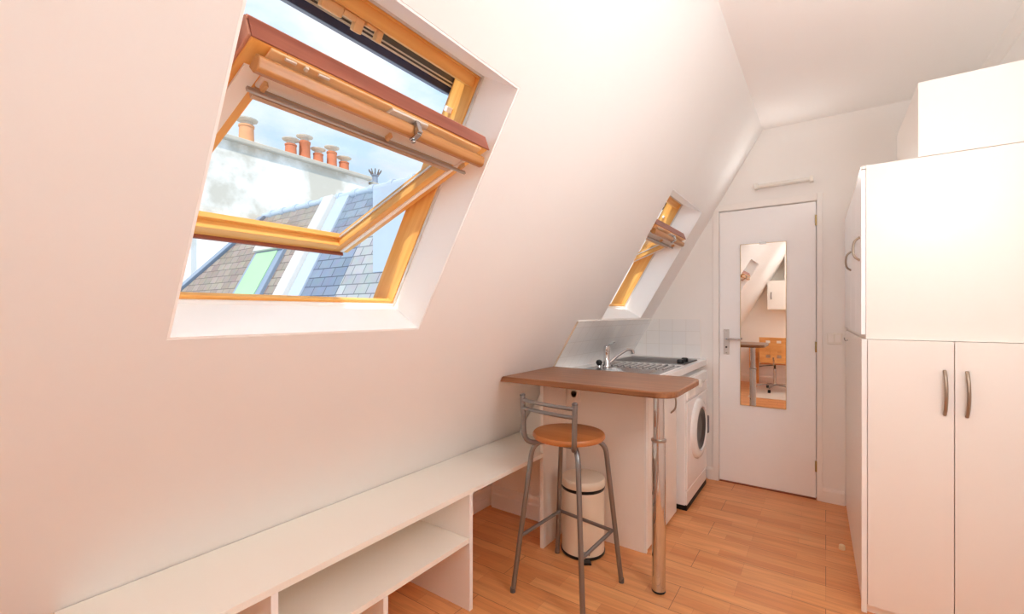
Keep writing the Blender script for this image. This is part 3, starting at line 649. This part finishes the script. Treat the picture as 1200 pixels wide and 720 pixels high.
# chimney pots
def pot(y, h, rr, clay, name_label, x=-9.95, base=4.80, cap=True, group='chimney pots on the white gable wall'):
    c = thing('chimney_pot', (x, y, base), name_label, 'chimney pot', group=group)
    obj('clay_pot', L([(rr*1.06, 0), (rr, .04), (rr*.94, h*.85), (rr*1.03, h*.88), (rr*1.03, h*.97), (rr*.8, h), (rr*.8, h-.05)], seg=20), clay, c, smooth=True)
    if cap:
        bm = L([(rr*.7, h-.02), (rr*.72, h+.05), (rr*1.45, h+.09), (rr*1.5, h+.11), (rr*.9, h+.125), (rr*.3, h+.13)], seg=12)
        obj('cowl', bm, 'cowl', c)
    return c
pot(4.48, .42, .145, 'terracotta_pale', 'pale chimney pot standing alone at the left end of the gable', x=-9.95)
pot(5.43, .31, .125, 'terracotta', 'short red chimney pot, leftmost of the row of five')
pot(5.76, .48, .125, 'terracotta', 'tallest red chimney pot, second from left in the row of five')
pot(6.10, .29, .115, 'terracotta', 'shortest red chimney pot, in the middle of the row of five')
pot(6.46, .44, .12, 'terracotta', 'tall red chimney pot, fourth from left in the row of five')
pot(6.80, .28, .12, 'terracotta', 'red chimney pot with pierced cowl, rightmost of the row of five')
pot(8.85, .34, .14, 'terracotta', 'small red chimney pot on the distant roof, nearer the metal flue', x=-11.2, base=4.80, cap=False, group='pots on the distant roof')
pot(9.25, .34, .14, 'terracotta', 'small red chimney pot on the distant roof, farther from the metal flue', x=-11.2, base=4.95, cap=False, group='pots on the distant roof')
# the building farther back
fb = thing('distant_building', (0, 0, 0), 'distant zinc roofed building right of the white gable', 'building')
bm = bmesh.new(); prism(bm, [(8.5, 3.0), (8.5, 4.62), (12.5, 6.05), (12.5, 3.0)], lambda p: (-10.8, *p), lambda p: (-12.5, *p)); obj('zinc_roof', bm, 'zinc', fb)
obj('roof_edge', B((-10.8, -10.6, 8.4, 12.6, 4.5, 4.62)), 'coping', fb) if False else None
tag(obj('tan_dormer', B((-10.7, -9.6, 10.1, 11.5, 3.0, 5.7), (-10.75, -9.55, 10.05, 11.55, 5.7, 5.8)), 'cowl', bevel=.02), 'tan rendered dormer at the right end of the distant roofs', 'dormer')  # tan dormer of the distant building, kept as its own object
fl = thing('metal_flue', (-9.95, 7.75, 4.702), 'metal flue with a spiked crown right of the chimney pots', 'flue')
obj('pipe', L([(.075, 0), (.07, .25), (.10, .27), (.10, .29)], seg=16), 'zinc_dark', fl, smooth=True)
bm = bmesh.new()
for k in range(10):
    a = 2*PI*k/10; tube(bm, [(.08*math.cos(a), .08*math.sin(a), .28), (.17*math.cos(a), .17*math.sin(a), .42)], .014, seg=6)
obj('crown', bm, 'grey_metal', fl)

# ------------------------------------------------------------------ light
wld = bpy.data.worlds.new('sky'); sc.world = wld; wld.use_nodes = True; nt = wld.node_tree; nt.nodes.clear()
out = nt.nodes.new('ShaderNodeOutputWorld'); bg = nt.nodes.new('ShaderNodeBackground'); tc = nt.nodes.new('ShaderNodeTexCoord')
mp = nt.nodes.new('ShaderNodeMapping'); mp.inputs['Scale'].default_value = (1, 1, 2.2)
nz = nt.nodes.new('ShaderNodeTexNoise'); nz.inputs['Scale'].default_value = 3.2; nz.inputs['Detail'].default_value = 6; nz.inputs['Roughness'].default_value = .55
rp = nt.nodes.new('ShaderNodeValToRGB'); e = rp.color_ramp.elements
e[0].position = .42; e[0].color = (.56, .77, 1.0, 1); e[1].position = .66; e[1].color = (.96, .98, 1.0, 1)
nt.links.new(tc.outputs['Generated'], mp.inputs[0]); nt.links.new(mp.outputs[0], nz.inputs['Vector']); nt.links.new(nz.outputs['Fac'], rp.inputs[0])
nt.links.new(rp.outputs[0], bg.inputs[0]); bg.inputs[1].default_value = 1.15; nt.links.new(bg.outputs[0], out.inputs[0])
def light(name, kind, energy, loc, col=(1, 1, 1), size=None, rot=None, target=None):
    ld = bpy.data.lights.new(name, kind); ld.energy = energy; ld.color = col
    o = bpy.data.objects.new(name, ld); COL.objects.link(o); o.location = loc
    if kind == 'SUN': ld.angle = math.radians(1.0)
    elif kind == 'AREA': ld.shape = 'DISK'; ld.size = size
    elif size: ld.shadow_soft_size = size; ld.use_soft_falloff = False
    if target is not None: o.rotation_euler = (Vector(target)-Vector(loc)).to_track_quat('-Z', 'Y').to_euler()
    return o
sd = Vector((.37, -.50, .78)).normalized()
light('sun', 'SUN', 4.0, sd*20, (1, .95, .87), target=(0, 0, 0))
light('fill_pendant_light', 'POINT', 22, (.50, 1.22, ZC-.69), (.90, .965, 1), size=.125)  # added fill light inside the unseen pendant by the wardrobe
light('fill_desk_light', 'POINT', 11, (-.05, -.95, ZC-.69), (.90, .965, 1), size=.125)  # second added fill light, at the desk end

wlt = light('wall_lamp_light', 'AREA', 1.0, (-.245, YF-.055, 2.19), (1, .99, .97), size=.03, target=(-.245, 2.4, 2.5)); wlt.data.shape = 'RECTANGLE'; wlt.data.size = .30; wlt.data.size_y = .025

# ------------------------------------------------------------------ camera
cd = bpy.data.cameras.new('camera'); cam = bpy.data.objects.new('camera', cd); COL.objects.link(cam)
cd.sensor_width = 36; cd.lens = 523.95/1200*36; cd.shift_y = 6.8/1200; cd.clip_start = .02
cam.location = (0, 0, H); cam.rotation_euler = (PI/2, 0, math.radians(35.057)); sc.camera = cam
vs = sc.view_settings; sc.display_settings.display_device = 'sRGB'
vs.view_transform = 'Standard'; vs.look = 'None'; vs.exposure = 0.02; vs.gamma = 1.0; vs.use_curve_mapping = False
sc.cycles.use_denoising = True; sc.cycles.max_bounces = 16; sc.cycles.diffuse_bounces = 14; sc.cycles.transparent_max_bounces = 16
sc.cycles.caustics_reflective = False; sc.cycles.caustics_refractive = False; sc.cycles.sample_clamp_indirect = 8
